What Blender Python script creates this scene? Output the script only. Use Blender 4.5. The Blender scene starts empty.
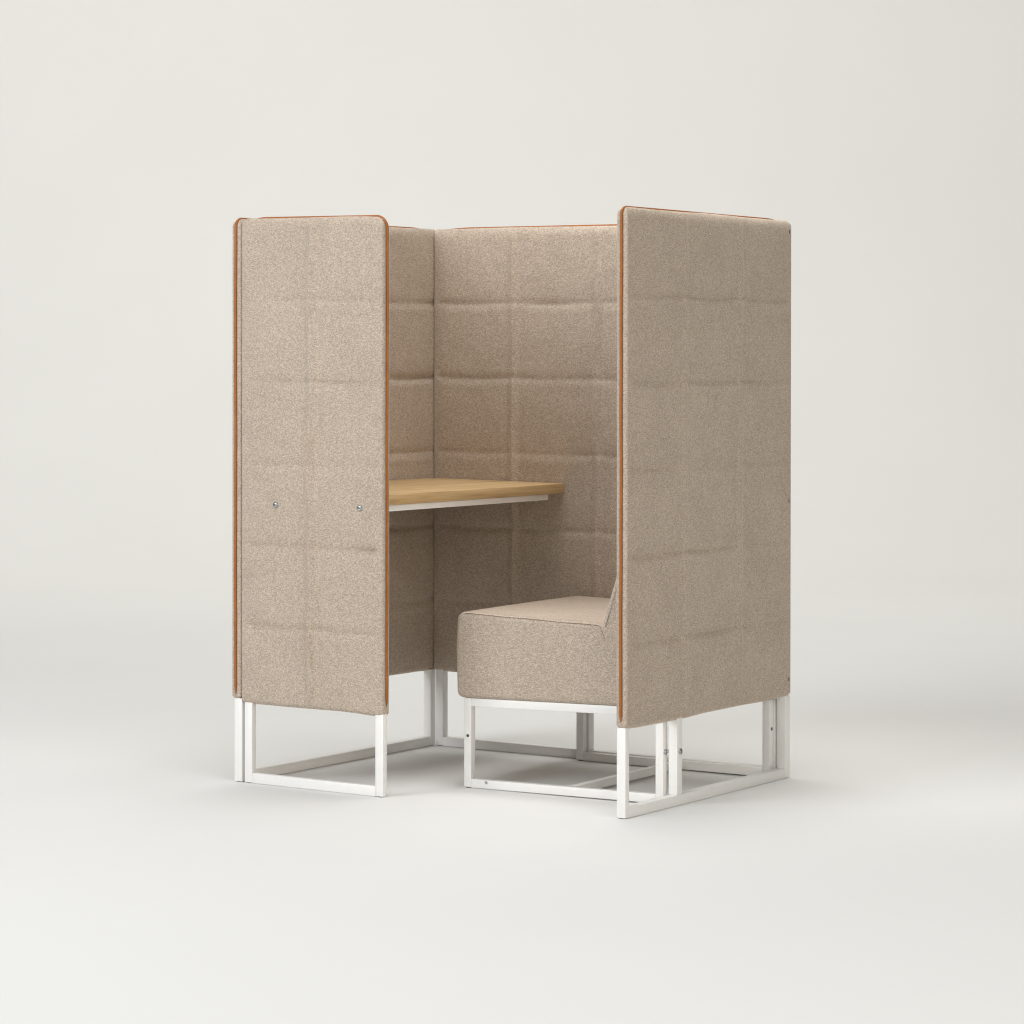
import bpy, bmesh, math, random
import numpy as np
from mathutils import Vector, Matrix

random.seed(4); rng = np.random.default_rng(7)
S = bpy.context.scene
C = S.collection

# ------------------------------------------------------------------ dimensions (metres)
H = 1.400          # top of the screens
ZB = 0.2040        # underside of the upholstery
L = 0.8178         # depth of the side screen with the desk
W = 1.0527         # inside width
BW = 0.4420        # width of the short return screen
YE = -0.7603       # free end of the seat-side screen
T = 0.030          # screen thickness
TB = 0.024         # square tube

# ------------------------------------------------------------------ materials
def new_mat(name):
    m = bpy.data.materials.new(name); m.use_nodes = True
    nt = m.node_tree; nt.nodes.clear()
    out = nt.nodes.new('ShaderNodeOutputMaterial')
    b = nt.nodes.new('ShaderNodeBsdfPrincipled')
    nt.links.new(b.outputs[0], out.inputs[0])
    return m, nt, b

def ramp(nt, fac, stops):
    r = nt.nodes.new('ShaderNodeValToRGB')
    els = r.color_ramp.elements
    while len(els) < len(stops): els.new(0.5)
    for e, (p, c) in zip(els, stops):
        e.position = p; e.color = (*c, 1)
    nt.links.new(fac, r.inputs[0]); return r.outputs[0]

def noise(nt, vec, scale, detail=2, rough=0.5):
    n = nt.nodes.new('ShaderNodeTexNoise')
    n.inputs['Scale'].default_value = scale; n.inputs['Detail'].default_value = detail
    n.inputs['Roughness'].default_value = rough
    nt.links.new(vec, n.inputs['Vector']); return n.outputs['Fac']

def mapping(nt, scale):
    tc = nt.nodes.new('ShaderNodeTexCoord'); mp = nt.nodes.new('ShaderNodeMapping')
    mp.inputs['Scale'].default_value = scale
    nt.links.new(tc.outputs['Object'], mp.inputs['Vector']); return mp.outputs[0]

def mixc(nt, fac, a, b, blend='MIX'):
    m = nt.nodes.new('ShaderNodeMix'); m.data_type = 'RGBA'; m.blend_type = blend
    for sock, v in ((m.inputs['Factor'], fac), (m.inputs[6], a), (m.inputs[7], b)):
        if hasattr(v, 'is_linked'): nt.links.new(v, sock)
        else: sock.default_value = v
    return m.outputs[2]

def fabric_mat(name, k=1.0):
    m, nt, b = new_mat(name)
    v = mapping(nt, (1, 1, 1.5))             # each cell is one loop of yarn; threads run a little longer sideways
    vo = nt.nodes.new('ShaderNodeTexVoronoi'); vo.inputs['Scale'].default_value = 450
    nt.links.new(v, vo.inputs['Vector'])
    sep = nt.nodes.new('ShaderNodeSeparateColor'); nt.links.new(vo.outputs['Color'], sep.inputs[0])
    f1 = sep.outputs[0]
    dark = (0.337*k, 0.274*k, 0.218*k); mid = (0.440*k, 0.367*k, 0.300*k); lite = (0.580*k, 0.497*k, 0.420*k)
    c = ramp(nt, f1, [(0.0, dark), (0.5, mid), (1.0, lite)])
    f2 = noise(nt, mapping(nt, (1, 1, 8)), 110, 2, 0.6)   # slubs in the yarn
    c2 = ramp(nt, f2, [(0.30, (0.86, 0.845, 0.83)), (0.70, (1.14, 1.15, 1.16))])
    c = mixc(nt, 1.0, c, c2, 'MULTIPLY')
    f3 = noise(nt, mapping(nt, (1, 1, 1)), 9, 3, 0.6)
    c3 = ramp(nt, f3, [(0.30, (0.96, 0.955, 0.95)), (0.70, (1.035, 1.035, 1.035))])
    c = mixc(nt, 1.0, c, c3, 'MULTIPLY')
    nt.links.new(c, b.inputs['Base Color'])
    b.inputs['Roughness'].default_value = 0.95
    b.inputs['Specular IOR Level'].default_value = 0.15
    b.inputs['Sheen Weight'].default_value = 1.0
    b.inputs['Sheen Roughness'].default_value = 0.3
    b.inputs['Sheen Tint'].default_value = (1.0, 0.88, 0.76, 1)
    bp = nt.nodes.new('ShaderNodeBump'); bp.inputs['Strength'].default_value = 0.3
    bp.inputs['Distance'].default_value = 0.0012; bp.invert = True
    nt.links.new(vo.outputs['Distance'], bp.inputs['Height'])
    b2 = nt.nodes.new('ShaderNodeBump'); b2.inputs['Strength'].default_value = 0.5
    b2.inputs['Distance'].default_value = 0.0045       # the cover lies a little uneven over the foam
    nt.links.new(noise(nt, mapping(nt, (1, 1, 1)), 17, 4, 0.55), b2.inputs['Height'])
    nt.links.new(b2.outputs[0], bp.inputs['Normal'])
    nt.links.new(bp.outputs[0], b.inputs['Normal'])
    return m

FABRIC = fabric_mat('wool_fabric')
SEAMF = fabric_mat('seam_fabric', 0.55)

def simple(name, col, rough, metal=0.0, var=0.04, scale=30, spec=0.5):
    m, nt, b = new_mat(name)
    f = noise(nt, mapping(nt, (1, 1, 1)), scale, 3)
    c = ramp(nt, f, [(0.3, tuple(x*(1-var) for x in col)), (0.7, tuple(min(1, x*(1+var)) for x in col))])
    nt.links.new(c, b.inputs['Base Color'])
    b.inputs['Roughness'].default_value = rough; b.inputs['Metallic'].default_value = metal
    b.inputs['Specular IOR Level'].default_value = spec
    return m

LEATHER = simple('orange_leather', (0.32, 0.104, 0.015), 0.5, var=0.12, scale=60)
WHITE = simple('white_powder_coat', (0.83, 0.825, 0.81), 0.38, var=0.012, scale=40)
GREYPAD = simple('grey_plastic', (0.10, 0.10, 0.095), 0.6)
ZINC = simple('zinc_steel', (0.46, 0.48, 0.50), 0.28, metal=1.0)
DARKST = simple('dark_steel', (0.10, 0.12, 0.12), 0.35, metal=0.7)
HOLE = simple('bolt_hole_dark', (0.03, 0.03, 0.03), 0.8)
PAPER = simple('backdrop_paper', (0.750, 0.757, 0.755), 0.9, var=0.008, scale=1.2, spec=0.1)

def wood_mat():
    m, nt, b = new_mat('light_oak')
    v = mapping(nt, (26, 1.3, 26))
    f1 = noise(nt, v, 1.6, 5, 0.62)
    c = ramp(nt, f1, [(0.28, (0.43, 0.285, 0.135)), (0.5, (0.55, 0.385, 0.20)), (0.74, (0.64, 0.47, 0.265))])
    f2 = noise(nt, mapping(nt, (190, 5, 190)), 1.5, 2, 0.5)
    c2 = ramp(nt, f2, [(0.32, (0.86, 0.83, 0.79)), (0.55, (1.02, 1.02, 1.02))])
    c = mixc(nt, 1.0, c, c2, 'MULTIPLY')
    nt.links.new(c, b.inputs['Base Color']); b.inputs['Roughness'].default_value = 0.45
    b.inputs['Specular IOR Level'].default_value = 0.35
    return m
OAK = wood_mat()

# ------------------------------------------------------------------ helpers
def link(name, me, mat, parent=None, label=None, angle=40):
    for p in me.polygons: p.use_smooth = True
    me.set_sharp_from_angle(angle=math.radians(angle))
    o = bpy.data.objects.new(name, me); C.objects.link(o)
    me.materials.append(mat)
    if parent: o.parent = parent
    if label: o['label'] = label
    return o

def bm_obj(name, bm, mat, parent=None, label=None, angle=40):
    me = bpy.data.meshes.new(name); bm.normal_update(); bm.to_mesh(me); bm.free()
    return link(name, me, mat, parent, label, angle)

def box_bm(lo, hi, bev=0.0016, M=None):
    bm = bmesh.new()
    bmesh.ops.create_cube(bm, size=1.0)
    lo, hi = Vector(lo), Vector(hi)
    for v in bm.verts:
        v.co = Vector([lo[i] + (v.co[i]+0.5)*(hi[i]-lo[i]) for i in range(3)])
    if bev:
        bmesh.ops.bevel(bm, geom=list(bm.edges), offset=bev, segments=2, profile=0.5, affect='EDGES')
    if M is not None:
        for v in bm.verts: v.co = M @ v.co
    return bm

def tube_mesh(name, pts, r, seg=10, taper_end=False, taper_start=False, M=None):
    pts = [Vector(p) for p in pts]; n = len(pts)
    verts, faces = [], []
    up = None
    for i, p in enumerate(pts):
        d = (pts[min(i+1, n-1)] - pts[max(i-1, 0)]).normalized()
        if up is None:
            up = d.orthogonal().normalized()
        up = (up - d*up.dot(d)).normalized(); sd = d.cross(up)
        rr = r
        if taper_start and i == 0: rr = r*0.15
        if taper_end and i == n-1: rr = r*0.15
        for k in range(seg):
            a = 2*math.pi*k/seg
            verts.append(p + (up*math.cos(a) + sd*math.sin(a))*rr)
    for i in range(n-1):
        for k in range(seg):
            k2 = (k+1) % seg
            faces.append((i*seg+k, i*seg+k2, (i+1)*seg+k2, (i+1)*seg+k))
    faces.append(tuple(range(seg))[::-1]); faces.append(tuple((n-1)*seg+k for k in range(seg)))
    if M is not None: verts = [M @ v for v in verts]
    me = bpy.data.meshes.new(name); me.from_pydata([tuple(v) for v in verts], [], faces); me.update()
    return me

def smooth_noise(n_s, n_z, ls, lz):
    """low-frequency random field on an n_s x n_z grid, about unit amplitude"""
    a = rng.normal(size=(max(3, int(ls)), max(3, int(lz))))
    xs = np.linspace(0, a.shape[0]-1.001, n_s); zs = np.linspace(0, a.shape[1]-1.001, n_z)
    i = xs.astype(int); j = zs.astype(int)
    fx = xs-i; fz = zs-j
    fx = fx*fx*(3-2*fx); fz = fz*fz*(3-2*fz)
    A = a[i][:, j]; B = a[i+1][:, j]; D = a[i][:, j+1]; E = a[i+1][:, j+1]
    fx = fx[:, None]; fz = fz[None]
    return A*(1-fx)*(1-fz)+B*fx*(1-fz)+D*(1-fx)*fz+E*fx*fz

def axis_samples(length, step, e):
    """grid lines, dense inside the rounded edge e"""
    k = 7
    edge = [e*(1-math.cos(math.pi/2*i/k)) for i in range(k+1)]
    n = max(2, int((length-2*e)/step))
    mid = list(np.linspace(e, length-e, n+1))
    return np.array(edge[:-1] + mid + [length-x for x in edge[:-1]][::-1])

def screen(label, origin, ud, nd, w, cols, seams_depth, corner, zb=ZB, ztop=H, shear=(0, 0, 0, 0)):
    """an upholstered quilted slab; local s along ud, z up, n along nd (n=0 is mid thickness).
    shear = extra z at (top start, top end, bottom start, bottom end)"""
    h = ztop-zb; e = 0.0132; es = 0.0075; et = 0.024
    s = axis_samples(w, 0.0048, es); z = axis_samples(h, 0.0048, e)
    ns, nz = len(s), len(z)
    SS, ZZ = np.meshgrid(s, z, indexing='ij')
    # rounded corners of the outline: square-to-disc map inside each corner square
    S2, Z2 = SS.copy(), ZZ.copy()
    for (cx, cz, r) in ((0, 0, corner[0]), (1, 0, corner[1]), (0, 1, corner[2]), (1, 1, corner[3])):
        ox = r if cx == 0 else w-r; oz = r if cz == 0 else h-r
        a = (ox-SS)/r if cx == 0 else (SS-ox)/r
        b = (oz-ZZ)/r if cz == 0 else (ZZ-oz)/r
        m = (a > 0) & (b > 0)
        mx = np.maximum(a, b); hy = np.hypot(a, b)+1e-9
        a2 = a*mx/hy; b2 = b*mx/hy
        S2[m] = (ox-a2*r if cx == 0 else ox+a2*r)[m]
        Z2[m] = (oz-b2*r if cz == 0 else oz+b2*r)[m]
    for ring, dep in ((0, 0.0035), (1, 0.0018)):           # shallow channel that the piping lies in
        S2[ring] += dep; S2[-1-ring] -= dep
    d = np.minimum(np.minimum(SS, w-SS), np.minimum(ZZ, h-ZZ))      # edge distance (grid space)
    q = np.maximum(np.clip(1-np.minimum(SS, w-SS)/es, 0, 1), np.clip(1-ZZ/e, 0, 1))
    q = np.maximum(q, np.clip(1-(h-ZZ)/et, 0, 1))
    prof = np.sqrt(np.clip(1-q*q, 0, 1))
    inner = np.clip((d-0.004)/0.03, 0, 1); inner = inner*inner*(3-2*inner)
    verts = []
    base = ns*nz
    sheets = []
    cw = w/cols
    for side in (0, 1):
        hd, vd, pl = seams_depth[side]
        fs = SS/cw
        vfrac = np.abs(np.sin(math.pi*fs))
        off = -0.0045*vfrac + 0.0008*smooth_noise(ns, nz, 14*w, 8)   # rows dip between the columns
        zr = ((ZZ+zb) - 0.2*np.round((ZZ+zb)/0.2))
        k = np.round((ZZ+zb)/0.2)
        dz = zr - off
        on = (k >= 2) & (k <= 6)
        str_h = 0.75+0.35*smooth_noise(ns, nz, 9*w, 7)
        crease = np.where(on, np.exp(-(np.abs(dz)/0.0075)**1.25), 0)*hd*np.clip(str_h, .3, 1.4)
        # soft lip right under each row seam
        lip = np.where(on, np.exp(-((dz+0.020)/0.012)**2), 0)*hd*0.12
        ds = (fs-np.round(fs))*cw + 0.0022*smooth_noise(ns, nz, 5, 16)
        kk = np.round(fs); onv = (kk >= 1) & (kk <= cols-1)
        str_v = 0.82+0.22*smooth_noise(ns, nz, 5, 14)
        vcre = -np.where(onv, np.exp(-(np.abs(ds)/0.0085)**1.4), 0)*vd*np.clip(str_v, .1, 1.5)
        vcre += np.where(onv, np.exp(-((ds-0.020)/0.012)**2)+0.6*np.exp(-((ds+0.022)/0.013)**2), 0)*vd*0.30
        # puckers where the two seams cross
        puck = np.where(on & onv, np.exp(-((ds/0.016)**2+(dz/0.016)**2)), 0)*(-0.35*hd)
        # pillows
        ps = np.abs(np.sin(math.pi*np.clip(fs, 0, cols)))**0.55
        pz = np.abs(np.sin(math.pi*(ZZ+zb)/0.2))**0.55
        pz = np.where((ZZ+zb < 0.4), np.abs(np.sin(np.clip((ZZ)/(0.4-zb), 0, 1)*math.pi))**0.55, pz)
        pil = pl*pz**0.8*(0.8+0.2*ps)
        wr = 0.0007*smooth_noise(ns, nz, 10*w, 12)+0.00035*smooth_noise(ns, nz, 26*w, 30)
        t = T/2*prof + (pil - crease + lip - vcre - puck + wr)*inner
        sheets.append(t)
    wob = 0.0008*smooth_noise(ns, nz, 10*w, 5)
    fsn = S2/w; fz = Z2/h
    dzs = (1-fz)*((1-fsn)*shear[2]+fsn*shear[3]) + fz*((1-fsn)*shear[0]+fsn*shear[1])
    zz = Z2+zb+dzs + wob*(1-fz)**8*1.6 + wob*fz**8*0.8
    O = np.array(origin); U = np.array(ud); N = np.array(nd)
    def pts(t):
        return (O[None, None]+S2[..., None]*U+np.dstack([0*zz, 0*zz, zz])+t[..., None]*N)
    F = pts(sheets[0]); Bk = pts(-sheets[1])
    idx = np.arange(base).reshape(ns, nz)
    bnd = np.zeros((ns, nz), bool); bnd[0] = bnd[-1] = True; bnd[:, 0] = bnd[:, -1] = True
    idb = np.full((ns, nz), -1); idb[bnd] = idx[bnd]
    idb[~bnd] = base+np.arange((~bnd).sum())
    V = np.concatenate([F.reshape(-1, 3), Bk[~bnd]])
    flip = np.dot(np.cross(U, (0, 0, 1)), N) < 0
    def quads(I, rev):
        qd = np.stack([I[:-1, :-1], I[1:, :-1], I[1:, 1:], I[:-1, 1:]], -1).reshape(-1, 4)
        return qd[:, ::-1] if rev else qd
    fc = np.concatenate([quads(idx, flip), quads(idb, not flip)])
    me = bpy.data.meshes.new('screen_panel')
    me.from_pydata(V.tolist(), [], fc.tolist()); me.update()
    return me

def outline(origin, ud, w, zb, ztop, start, end, rs, re, wav=0.0005, shear=(0, 0, 0, 0)):
    """points of the piping: optional run up the start edge, over the top, down the end edge"""
    h = ztop-zb; P = []
    if start is not None:
        for z in np.linspace(start, h-rs, 60): P.append((0, z))
        for a in np.linspace(math.pi, math.pi/2, 10)[1:]: P.append((rs+rs*math.cos(a), h-rs+rs*math.sin(a)))
        s0 = rs
    else: s0 = rs
    if end is not None and end[0] == 'down':
        for s in np.linspace(s0, w-re, 60)[1:]: P.append((s, h))
        for a in np.linspace(math.pi/2, 0, 10)[1:]: P.append((w-re+re*math.cos(a), h-re+re*math.sin(a)))
        for z in np.linspace(h-re, end[1], 60)[1:]: P.append((w, z))
    else:
        for s in np.linspace(s0, w-end[1], 60)[(1 if start is not None else 0):]: P.append((s, h))
    O = Vector(origin); U = Vector(ud); N = U.cross(Vector((0, 0, 1)))
    ph = random.random()*6
    out = []
    for i, (s, z) in enumerate(P):
        wv = wav*(math.sin(i*0.21+ph)+0.6*math.sin(i*0.53+2*ph))
        fs, fz = s/w, z/h
        dz = (1-fz)*((1-fs)*shear[2]+fs*shear[3])+fz*((1-fs)*shear[0]+fs*shear[1])
        out.append(O+U*s+Vector((0, 0, z+zb+dz))+N*wv)
    if end is None or end[0] == 'top':
        for i in range(1, 7): out[-i].z -= 0.0055*((7-i)/6)**2
    if start is None:
        for i in range(6): out[i].z -= 0.0055*((6-i)/6)**2
    for p in out: p.z -= 0.0010*max(0.0, min(1.0, (p.z-ztop+0.03)/0.03))
    return out

def upright(parent, x0, y0, ztop, z0=0.0015, name='leg'):
    return bm_obj(name, box_bm((x0, y0, z0), (x0+TB, y0+TB, ztop)), WHITE, parent)

def foot(parent, x0, y0, h=0.0015, r=0.0095):
    bm = bmesh.new()
    bmesh.ops.create_cone(bm, cap_ends=True, segments=20, radius1=r, radius2=r, depth=h,
                          matrix=Matrix.Translation((x0+TB/2, y0+TB/2, h/2)))
    return bm_obj('foot', bm, GREYPAD, parent)

def bar(parent, lo, hi, name='floor_bar'):
    return bm_obj(name, box_bm(lo, hi), WHITE, parent)

def disc_bolt(name, center, axis, r, h, mat, parent, socket=True, label=None):
    """button-head bolt: domed head with a hex socket"""
    ax = Vector(axis).normalized()
    prof = [(r, 0), (r*0.97, h*0.45), (r*0.8, h*0.85), (r*0.5, h)]
    if socket: prof += [(r*0.46, h*0.98), (r*0.44, h*0.3), (0.0, h*0.3)]
    else: prof += [(0.0, h*1.02)]
    bm = bmesh.new(); seg = 20; rings = []
    M = Matrix.Translation(center) @ ax.to_track_quat('Z', 'Y').to_matrix().to_4x4()
    for (rr, zz) in prof:
        if rr == 0: rings.append([bm.verts.new(M @ Vector((0, 0, zz)))])
        else: rings.append([bm.verts.new(M @ Vector((rr*math.cos(2*math.pi*k/seg), rr*math.sin(2*math.pi*k/seg), zz))) for k in range(seg)])
    for a, b in zip(rings, rings[1:]):
        for k in range(seg):
            k2 = (k+1) % seg
            if len(b) == 1: bm.faces.new((a[k], a[k2], b[0]))
            else: bm.faces.new((a[k], a[k2], b[k2], b[k]))
    return bm_obj(name, bm, mat, parent, label)

# ------------------------------------------------------------------ backdrop
def backdrop():
    prof = []
    for d in np.linspace(-12, 5.5, 12): prof.append((d, 0.0))
    R = 3.5
    for a in np.linspace(0, math.pi/2, 24)[1:]: prof.append((5.5+R*math.sin(a), R-R*math.cos(a)))
    prof.append((5.5+R, 9.0))
    bm = bmesh.new(); rows = []
    fw = Vector((-math.sin(0.594), math.cos(0.594), 0)); rt = Vector((math.cos(0.594), math.sin(0.594), 0))
    for d, z in prof:
        rows.append([bm.verts.new(fw*d+rt*x+Vector((0, 0, z))) for x in (-9, -3, 3, 9)])
    for a, b in zip(rows, rows[1:]):
        for k in range(3): bm.faces.new((a[k], a[k+1], b[k+1], b[k]))
    o = bm_obj('backdrop', bm, PAPER, angle=60)
    o['kind'] = 'structure'
    return o
backdrop()

# ------------------------------------------------------------------ the booth
booth = bpy.data.objects.new('work_booth', None); C.objects.link(booth)
booth['label'] = 'beige wool upholstered work booth with orange piping, oak desk, built-in seat and white metal frames'
booth['category'] = 'work booth'

X, Y = (1, 0, 0), (0, 1, 0)
LOWR = 0.012
deep = (0.0095, 0.0045, 0.0030); mild = (0.0052, 0.0090, 0.0022); faint = (0.0066, 0.0034, 0.0016); faintB = (0.0080, 0.0120, 0.0012)

# --- side screen behind the desk (inner face x = 0)
oA = (-T/2-0.007, -L, 0)
shA = (0.0, 0.006, 0.0, 0.0)
A = link('screen_panel', screen('a', oA, Y, X, L+T, 3, (deep, faint), (LOWR, LOWR, 0.022, 0.012), shear=shA), FABRIC, booth,
         'side screen running behind the desk', 80)
link('piping', tube_mesh('piping', outline(oA, Y, L+T, ZB, H, 0.014, ('top', T+0.012), 0.022, 0, shear=shA), 0.0035, taper_start=True, taper_end=True), LEATHER, A, angle=80)
ax = -T/2-TB/2-0.001
upright(A, ax, -L+0.003, ZB+0.004); upright(A, ax, -TB+0.012, ZB+0.004)
bar(A, (ax, -L+0.0015+TB, 0.0006), (ax+TB, -TB+0.012, 0.0015+TB))
foot(A, ax, -L+0.003); foot(A, ax, -TB+0.012)

# --- back screen (inner face y = 0)
oD = (-0.007, T/2, 0)
shD = (0.006, -0.002, 0.0, 0.0)
D = link('screen_panel', screen('d', oD, X, (0, -1, 0), W+0.007, 4, (mild, faint), (LOWR, LOWR, 0.010, 0.010), shear=shD), FABRIC, booth,
         'wide back screen joining both sides', 80)
link('piping', tube_mesh('piping', outline(oD, X, W+0.007, ZB, H, None, ('top', 0.012), 0.022, 0, shear=shD), 0.0035, taper_start=True, taper_end=True), LEATHER, D, angle=80)
dy = T/2-TB/2
dmx = 0.473
upright(D, 0.002, dy, ZB+0.004); upright(D, W-TB-0.004, dy, ZB+0.004)
upright(D, dmx, dy, ZB+0.004, 0.0015+TB)
bar(D, (0.002+TB, dy, 0.0006), (W-TB-0.004, dy+TB, 0.0015+TB))
foot(D, 0.002, dy); foot(D, W-TB-0.004, dy)

# --- seat-side screen (outer face x = W+T)
LE = T-YE
oE = (W+T/2, YE, 0)
E = link('screen_panel', screen('e', oE, Y, X, LE, 3, (faint, faint), (LOWR, LOWR, 0.020, 0.012)), FABRIC, booth,
         'large side screen behind the seat', 80)
link('piping', tube_mesh('piping', outline(oE, Y, LE, ZB, H, 0.016, ('top', 0.042), 0.020, 0), 0.0035, taper_start=True, taper_end=True), LEATHER, E, angle=80)
ex = W+T/2-TB/2
EMY = -0.527
bm_obj('leg', box_bm((ex, YE+0.002, 0.0015), (ex+TB, YE+0.002+0.017, ZB+0.004)), WHITE, E); upright(E, ex, T-TB-0.003, ZB+0.004)
upright(E, ex, EMY, ZB+0.004, 0.0015+TB)
bar(E, (ex, YE+0.019, 0.0006), (ex+TB, T-TB-0.003, 0.0015+TB))
foot(E, ex, YE-0.0015, 0.0015, 0.0078); foot(E, ex, T-TB-0.003)
for z in (1.371, 0.696, 0.249):
    disc_bolt('bolt', Vector((W+T-0.0015, 0.0125, z)), (1, 0, 0), 0.0055, 0.0030, DARKST, E)
disc_bolt('nut', Vector((ex+TB, EMY+TB*0.55, 0.128)), (1, 0, 0), 0.0075, 0.004, ZINC, E)

# --- short return screen with the desk bolts (outer face y = -L)
oB = (-0.007, -L+T/2, 0)
shB = (0.0000, -0.0060, -0.0075, -0.0110)
B = link('screen_panel', screen('b', oB, X, (0, -1, 0), BW, 2, (faintB, faint), (LOWR, 0.014, 0.016, 0.030), shear=shB), FABRIC, booth,
         'narrow return screen with two zinc bolts', 80)
link('piping', tube_mesh('piping', outline(oB, X, BW, ZB, H, None, ('down', 0.024), 0.026, 0.030, shear=shB), 0.0035, taper_start=True, taper_end=True), LEATHER, B, angle=80)
TH = 0.016        # this frame is flat tube
by = -L+T/2-TB/2
for x0 in (0.0045, 0.4086):
    bm_obj('leg', box_bm((x0, by, 0.0015), (x0+TB, by+TH, ZB-0.004)), WHITE, B)
    foot(B, x0, by-(TB-TH)/2, 0.0015, 0.0075)
bar(B, (0.0045+TB, by, 0.0006), (0.4086, by+TH, 0.0015+TB))
for x in (0.1065, 0.3650):
    disc_bolt('bolt', Vector((x, -L-0.0015, 0.692)), (0, -1, 0), 0.0072, 0.004, ZINC, B)

# ------------------------------------------------------------------ desk
DT = 0.7245; DX = 0.4225
DESKM = Matrix(((1, 0, 0, 0), (0, 1, 0, 0), (-0.0115, 0, 1, 0.0048), (0, 0, 0, 1)))   # the top stands a touch higher at the side screen
desk = bm_obj('desk_top', box_bm((0.003, -L+T+0.002, DT-0.0255), (DX, -0.004, DT), 0.0015, DESKM), OAK, booth, 'light oak desktop spanning the corner')
bar(desk, (DX-0.030, -L+T+0.004, DT-0.0415), (DX-0.010, -0.064, DT-0.0262), 'support_rail')
bar(desk, (0.012, -L+T+0.004, DT-0.0415), (0.032, -0.064, DT-0.0262), 'support_rail')

# ------------------------------------------------------------------ seat
TILT = 0.015
SU, SV = 0.547, 0.573         # frame length (towards the screen) and width
class Place:
    """sets seat coordinates (u towards the screen, v along it, z) into the booth: the frame stands a little askew"""
    P = [Vector((0.4985, -0.572)), Vector((1.047, -0.537)), Vector((0.470, 0.001)), Vector((1.047, 0.001))]
    def __matmul__(self, p):
        a, b = p.x/SU, p.y/SV
        q = self.P[0]*(1-a)*(1-b)+self.P[1]*a*(1-b)+self.P[2]*(1-a)*b+self.P[3]*a*b
        return Vector((q.x, q.y, p.z+p.x*(0.005+(TILT-0.005)*max(0.0, min(1.0, p.z/0.2)))))
MS = Place()
ZR = 0.2205                   # top of the seat frame

def fillet(poly, radii, seg=8):
    out = []; n = len(poly)
    for i, (p, r) in enumerate(zip(poly, radii)):
        a, b, c = Vector(poly[i-1]), Vector(p), Vector(poly[(i+1) % n])
        u, v = (a-b).normalized(), (c-b).normalized()
        ang = u.angle(v); d = min(r/math.tan(ang/2), (a-b).length*0.48, (c-b).length*0.48)
        p0, p1 = b+u*d, b+v*d
        for k in range(seg+1):
            t = k/seg
            out.append((p0*(1-t)**2 + b*2*t*(1-t) + p1*t*t))
    return out

def densify(poly, step=0.012):
    out = []; n = len(poly)
    for i in range(n):
        a, b = poly[i], poly[(i+1) % n]
        k = max(1, int((b-a).length/step))
        for j in range(k): out.append(a+(b-a)*j/k)
    return out

def inset(poly, d):
    n = len(poly); out = []
    for i in range(n):
        e1 = (poly[i]-poly[i-1]).normalized(); e2 = (poly[(i+1) % n]-poly[i]).normalized()
        n1, n2 = Vector((-e1.y, e1.x)), Vector((-e2.y, e2.x))
        m = (n1+n2); m = m/max(1e-6, m.length); k = 1/max(0.5, m.dot(n1))
        out.append(poly[i]+m*d*k)
    return out

def upholstered(name, poly, v0, v1, r, mat, parent, label=None, crown=0.0, sidef=None):
    """closed (u,z) outline swept across v with rolled edges; counter-clockwise outline"""
    poly = densify(poly); n = len(poly)
    levels = []
    K = 6
    for k in range(K+1):
        a = math.pi/2*k/K
        levels.append((r*(1-math.sin(a)), v0+r*(1-math.cos(a))))
    mid = [(0.0, v0+r+(v1-v0-2*r)*j/24) for j in range(1, 24)]
    levels = levels + mid + [(d, v0+v1-v) for d, v in levels[::-1]]
    bm = bmesh.new(); rings = []
    zmax = max(p.y for p in poly)
    for (d, v) in levels:
        q = inset(poly, d)
        ring = []
        for p in q:
            zz = p.y
            if crown and zz > 0.35:
                t = (v-v0)/(v1-v0); s = min(1, max(0, (p.x+0.02)/0.42))
                zz += crown*(4*t*(1-t))**0.7*(4*s*(1-s))**0.7*min(1, (zz-0.35)/0.05)
            vv = v
            if sidef and d > 0: vv += sidef(p.x, p.y)*(1 if v < (v0+v1)/2 else -1)
            ring.append(bm.verts.new(MS @ Vector((p.x, vv, zz))))
        rings.append(ring)
    for a, b in zip(rings, rings[1:]):
        for k in range(n): bm.faces.new((a[k], a[(k+1) % n], b[(k+1) % n], b[k]))
    bm.faces.new(rings[0][::-1]); bm.faces.new(rings[-1])
    bmesh.ops.recalc_face_normals(bm, faces=list(bm.faces))
    return bm_obj(name, bm, mat, parent, label, 50)

cush = fillet([(-0.0175, ZR+0.0005), (0.549, ZR+0.0005), (0.549, 0.395), (0.430, 0.412), (-0.0165, 0.4330), (-0.0205, 0.340)],
              [0.020, 0.016, 0.02, 0.02, 0.026, 0.12])
seat = upholstered('seat_cushion', cush, -0.009, SV-0.006, 0.013, FABRIC, booth, 'padded beige seat block', crown=0.004)
bk = fillet([(0.372, 0.370), (0.548, 0.370), (0.548, 0.700), (0.480, 0.700)], [0.01, 0.01, 0.03, 0.03])
def back_side(u, z):
    return 0.004*max(0.0, min(1.0, (0.415-z)/0.05))
back = upholstered('backrest', bk, -0.0095, SV-0.0055, 0.012, FABRIC, seat, None, sidef=back_side)
# stitched seam round the seat edge, turning down where the backrest meets it
def seam_pts():
    P = []
    v = -0.0062
    for u in np.linspace(0.000, 0.372, 40): P.append((u, v, 0.4328-0.0477*(u+0.010)-0.0035+0.0006*math.sin(u*40)))
    u0, z0 = P[-1][0], P[-1][2]
    for du, dz in ((0.005, 0.001), (0.009, 0.003), (0.012, 0.006), (0.015, 0.011), (0.018, 0.018), (0.022, 0.027), (0.026, 0.034)):
        P.append((u0+du, -0.0062-0.0028*min(1, dz/0.012), z0-dz))
    return [MS @ Vector(p) for p in P]
link('seam', tube_mesh('seam', seam_pts(), 0.0009, 8, True, True), SEAMF, seat, angle=80)

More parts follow.
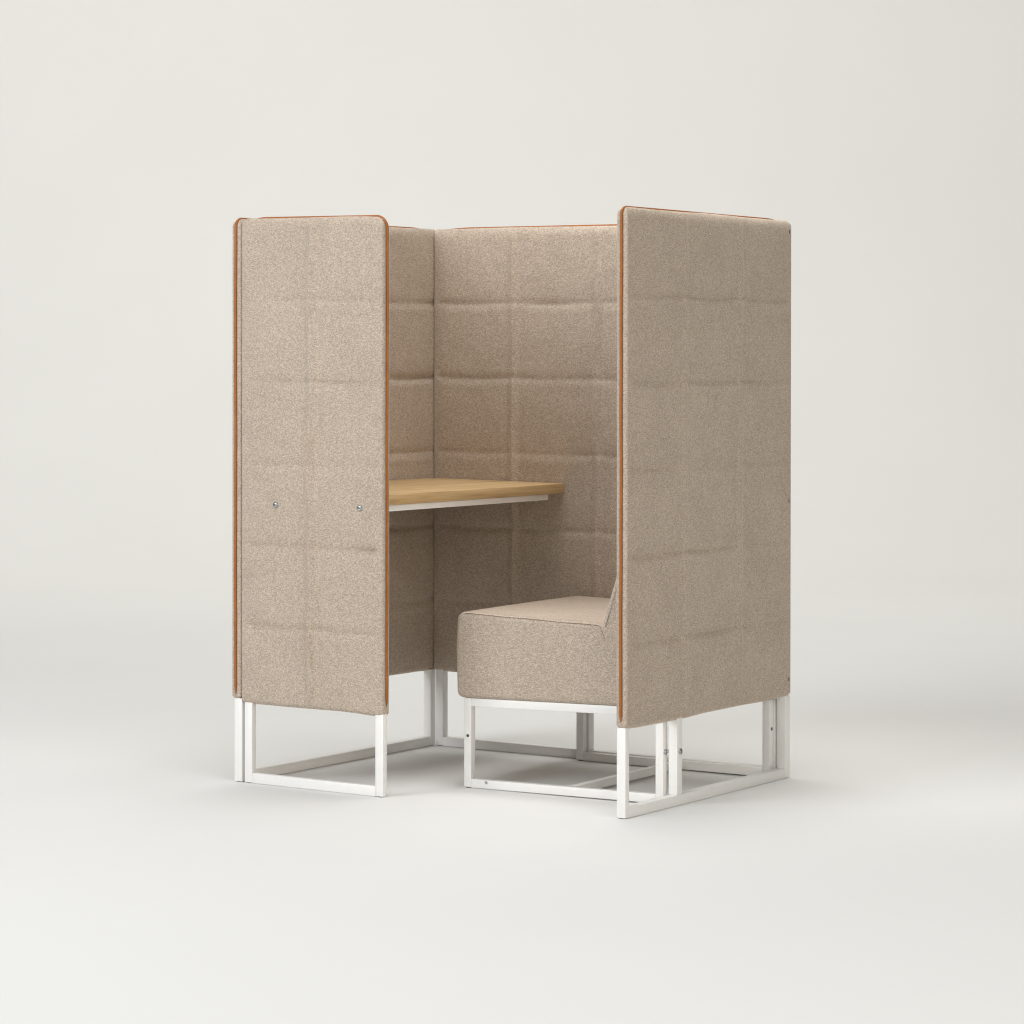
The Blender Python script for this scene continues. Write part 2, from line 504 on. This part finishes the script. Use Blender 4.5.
def sbar(lo, hi, name):
    return bm_obj(name, box_bm(lo, hi, M=MS), WHITE, seat)
TS = 0.0205; zc = ZR-TS
for v in (0.0, SV-TS):
    sbar((0, v, 0.002), (TS, v+TS, ZR), 'leg')
    sbar((SU-TS, v, 0.002), (SU, v+TS, ZR), 'leg')
    sbar((TS, v, 0.0008), (SU-TS, v+TS, 0.0015+TS), 'floor_bar')
    sbar((TS, v, zc), (SU-TS, v+TS, ZR), 'seat_rail')
sbar((0.282, TS, 0.003), (0.282+TS, SV-TS, 0.0222), 'cross_bar')
sbar((0.002, TS, zc), (TS-0.002, SV-TS, ZR-0.001), 'seat_rail')
sbar((SU-TS+0.002, TS, zc), (SU-0.002, SV-TS, ZR-0.001), 'seat_rail')
def sfoot(u, v):
    c = MS @ Vector((u+TS/2, v+TS/2, 0.0025)); h = c.z
    bm = bmesh.new()
    bmesh.ops.create_cone(bm, cap_ends=True, segments=20, radius1=0.0095, radius2=0.0095, depth=h, matrix=Matrix.Translation((c.x, c.y, h/2)))
    bm_obj('foot', bm, GREYPAD, seat)
for u in (0, SU-TS):
    for v in (0, SV-TS): sfoot(u, v)
R3 = Matrix.Rotation(0.06, 3, 'Z')
disc_bolt('bolt', MS @ Vector((0.0115, -0.0002, 0.128)), R3 @ Vector((0, -1, 0)), 0.0040, 0.0008, DARKST, seat)
disc_bolt('bolt', MS @ Vector((0.064, -0.0002, 0.0165)), R3 @ Vector((0, -1, 0)), 0.0042, 0.001, ZINC, seat)
disc_bolt('bolt', MS @ Vector((SU+0.0002, SV-TS/2, 0.118)), Vector((1, 0, 0)), 0.0045, 0.001, DARKST, seat)
p0 = MS @ Vector((SU-0.004, TS*0.5, 0.119))
link('connector_bolt', tube_mesh('connector_bolt', [p0, (ex+0.003, EMY+TB*0.55, 0.128)], 0.0035, 12), ZINC, seat)
disc_bolt('nut', MS @ Vector((SU, TS*0.5, 0.119)), R3 @ Vector((1, 0, 0)), 0.0065, 0.004, ZINC, seat, socket=False)

# ------------------------------------------------------------------ light
w = bpy.data.worlds.new('World'); S.world = w; w.use_nodes = True
LP = (0.02, 41, 330, 160, 555, 2.8, 114, 88)
bg = w.node_tree.nodes['Background']
bg.inputs[0].default_value = (1.0, 0.99, 0.97, 1); bg.inputs[1].default_value = LP[0]

fw = Vector((-math.sin(0.594), math.cos(0.594), 0)); rt = Vector((math.cos(0.594), math.sin(0.594), 0)); up = Vector((0, 0, 1))
ctr = Vector((0.5, -0.4, 0.6))
def area(name, off, target, size, power, col=(1, 1, 1)):
    l = bpy.data.lights.new(name, 'AREA'); l.shape = 'RECTANGLE'; l.size, l.size_y = size; l.energy = power; l.color = col
    o = bpy.data.objects.new(name, l); C.objects.link(o)
    o.location = ctr+rt*off[0]-fw*off[1]+up*off[2]           # right, towards the camera, up
    tg = ctr+rt*target[0]-fw*target[1]+up*target[2]
    o.rotation_euler = (tg-o.location).to_track_quat('-Z', 'Y').to_euler()
    return o
area('overhead_softbox', (-0.1, 0.0, 3.1), (-0.1, 0, 0), (2.2, 2.2), LP[1], (1, 0.97, 0.91))
area('key_softbox', (-5.4, 4.1, 2.9), (0, 0, 0), (4.0, 3.6), LP[2], (0.968, 0.985, 1))
area('front_fill', (2.6, 6.0, 1.6), (0, 0, -0.2), (5.0, 3.2), LP[3], (1, 0.93, 0.82))  # added fill lifting the seat-side screen and the interior, no known source
area('backdrop_softbox', (0, -4.7, 7.0), (0, -8.8, 1.3), (16, 2.0), LP[4], (1, 0.958, 0.88))
area('rear_floor_fill', (0, -4.6, 4.6), (0, -4.6, 0), (14, 2.2), LP[7], (1, 0.985, 0.955))  # invented lamp, evens out the darker floor band behind the booth
area('front_floor_fill', (-0.4, 3.6, 4.6), (-0.4, 3.4, 0), (8.0, 2.5), LP[6], (1, 1, 1))  # extra light put in only to brighten the floor in front
area('seat_fill', (0.36, 0.0, 2.4), (0.36, 0.0, 0), (0.8, 0.8), LP[5], (1, 0.985, 0.95)).data.spread = math.radians(55)  # made-up narrow light that brightens the seat top

# ------------------------------------------------------------------ camera
cd = bpy.data.cameras.new('camera'); cam = bpy.data.objects.new('camera', cd); C.objects.link(cam)
cd.sensor_width = 36; cd.sensor_fit = 'HORIZONTAL'
cd.lens = 2820.83156/1024*36
cd.shift_y = (382.38727-512)/1024
cd.clip_start = 0.1; cd.clip_end = 100
yaw, pitch, roll = 0.59414, -0.00756, 0.00123
f = Vector((-math.sin(yaw)*math.cos(pitch), math.cos(yaw)*math.cos(pitch), math.sin(pitch)))
r0 = Vector((math.cos(yaw), math.sin(yaw), 0)); u0 = r0.cross(f)
r1 = math.cos(roll)*r0+math.sin(roll)*u0; u1 = -math.sin(roll)*r0+math.cos(roll)*u0
M = Matrix((r1, u1, -f)).transposed().to_4x4()
M.translation = Vector((4.46607, -6.23563, 1.04644))
cam.matrix_world = M
S.camera = cam

S.cycles.use_denoising = True
S.cycles.denoising_prefilter = 'NONE'
S.cycles.filter_width = 1.15
S.view_settings.view_transform = 'Standard'
S.view_settings.look = 'None'
S.view_settings.exposure = 0.0
S.view_settings.gamma = 1.0
S.view_settings.use_curve_mapping = False
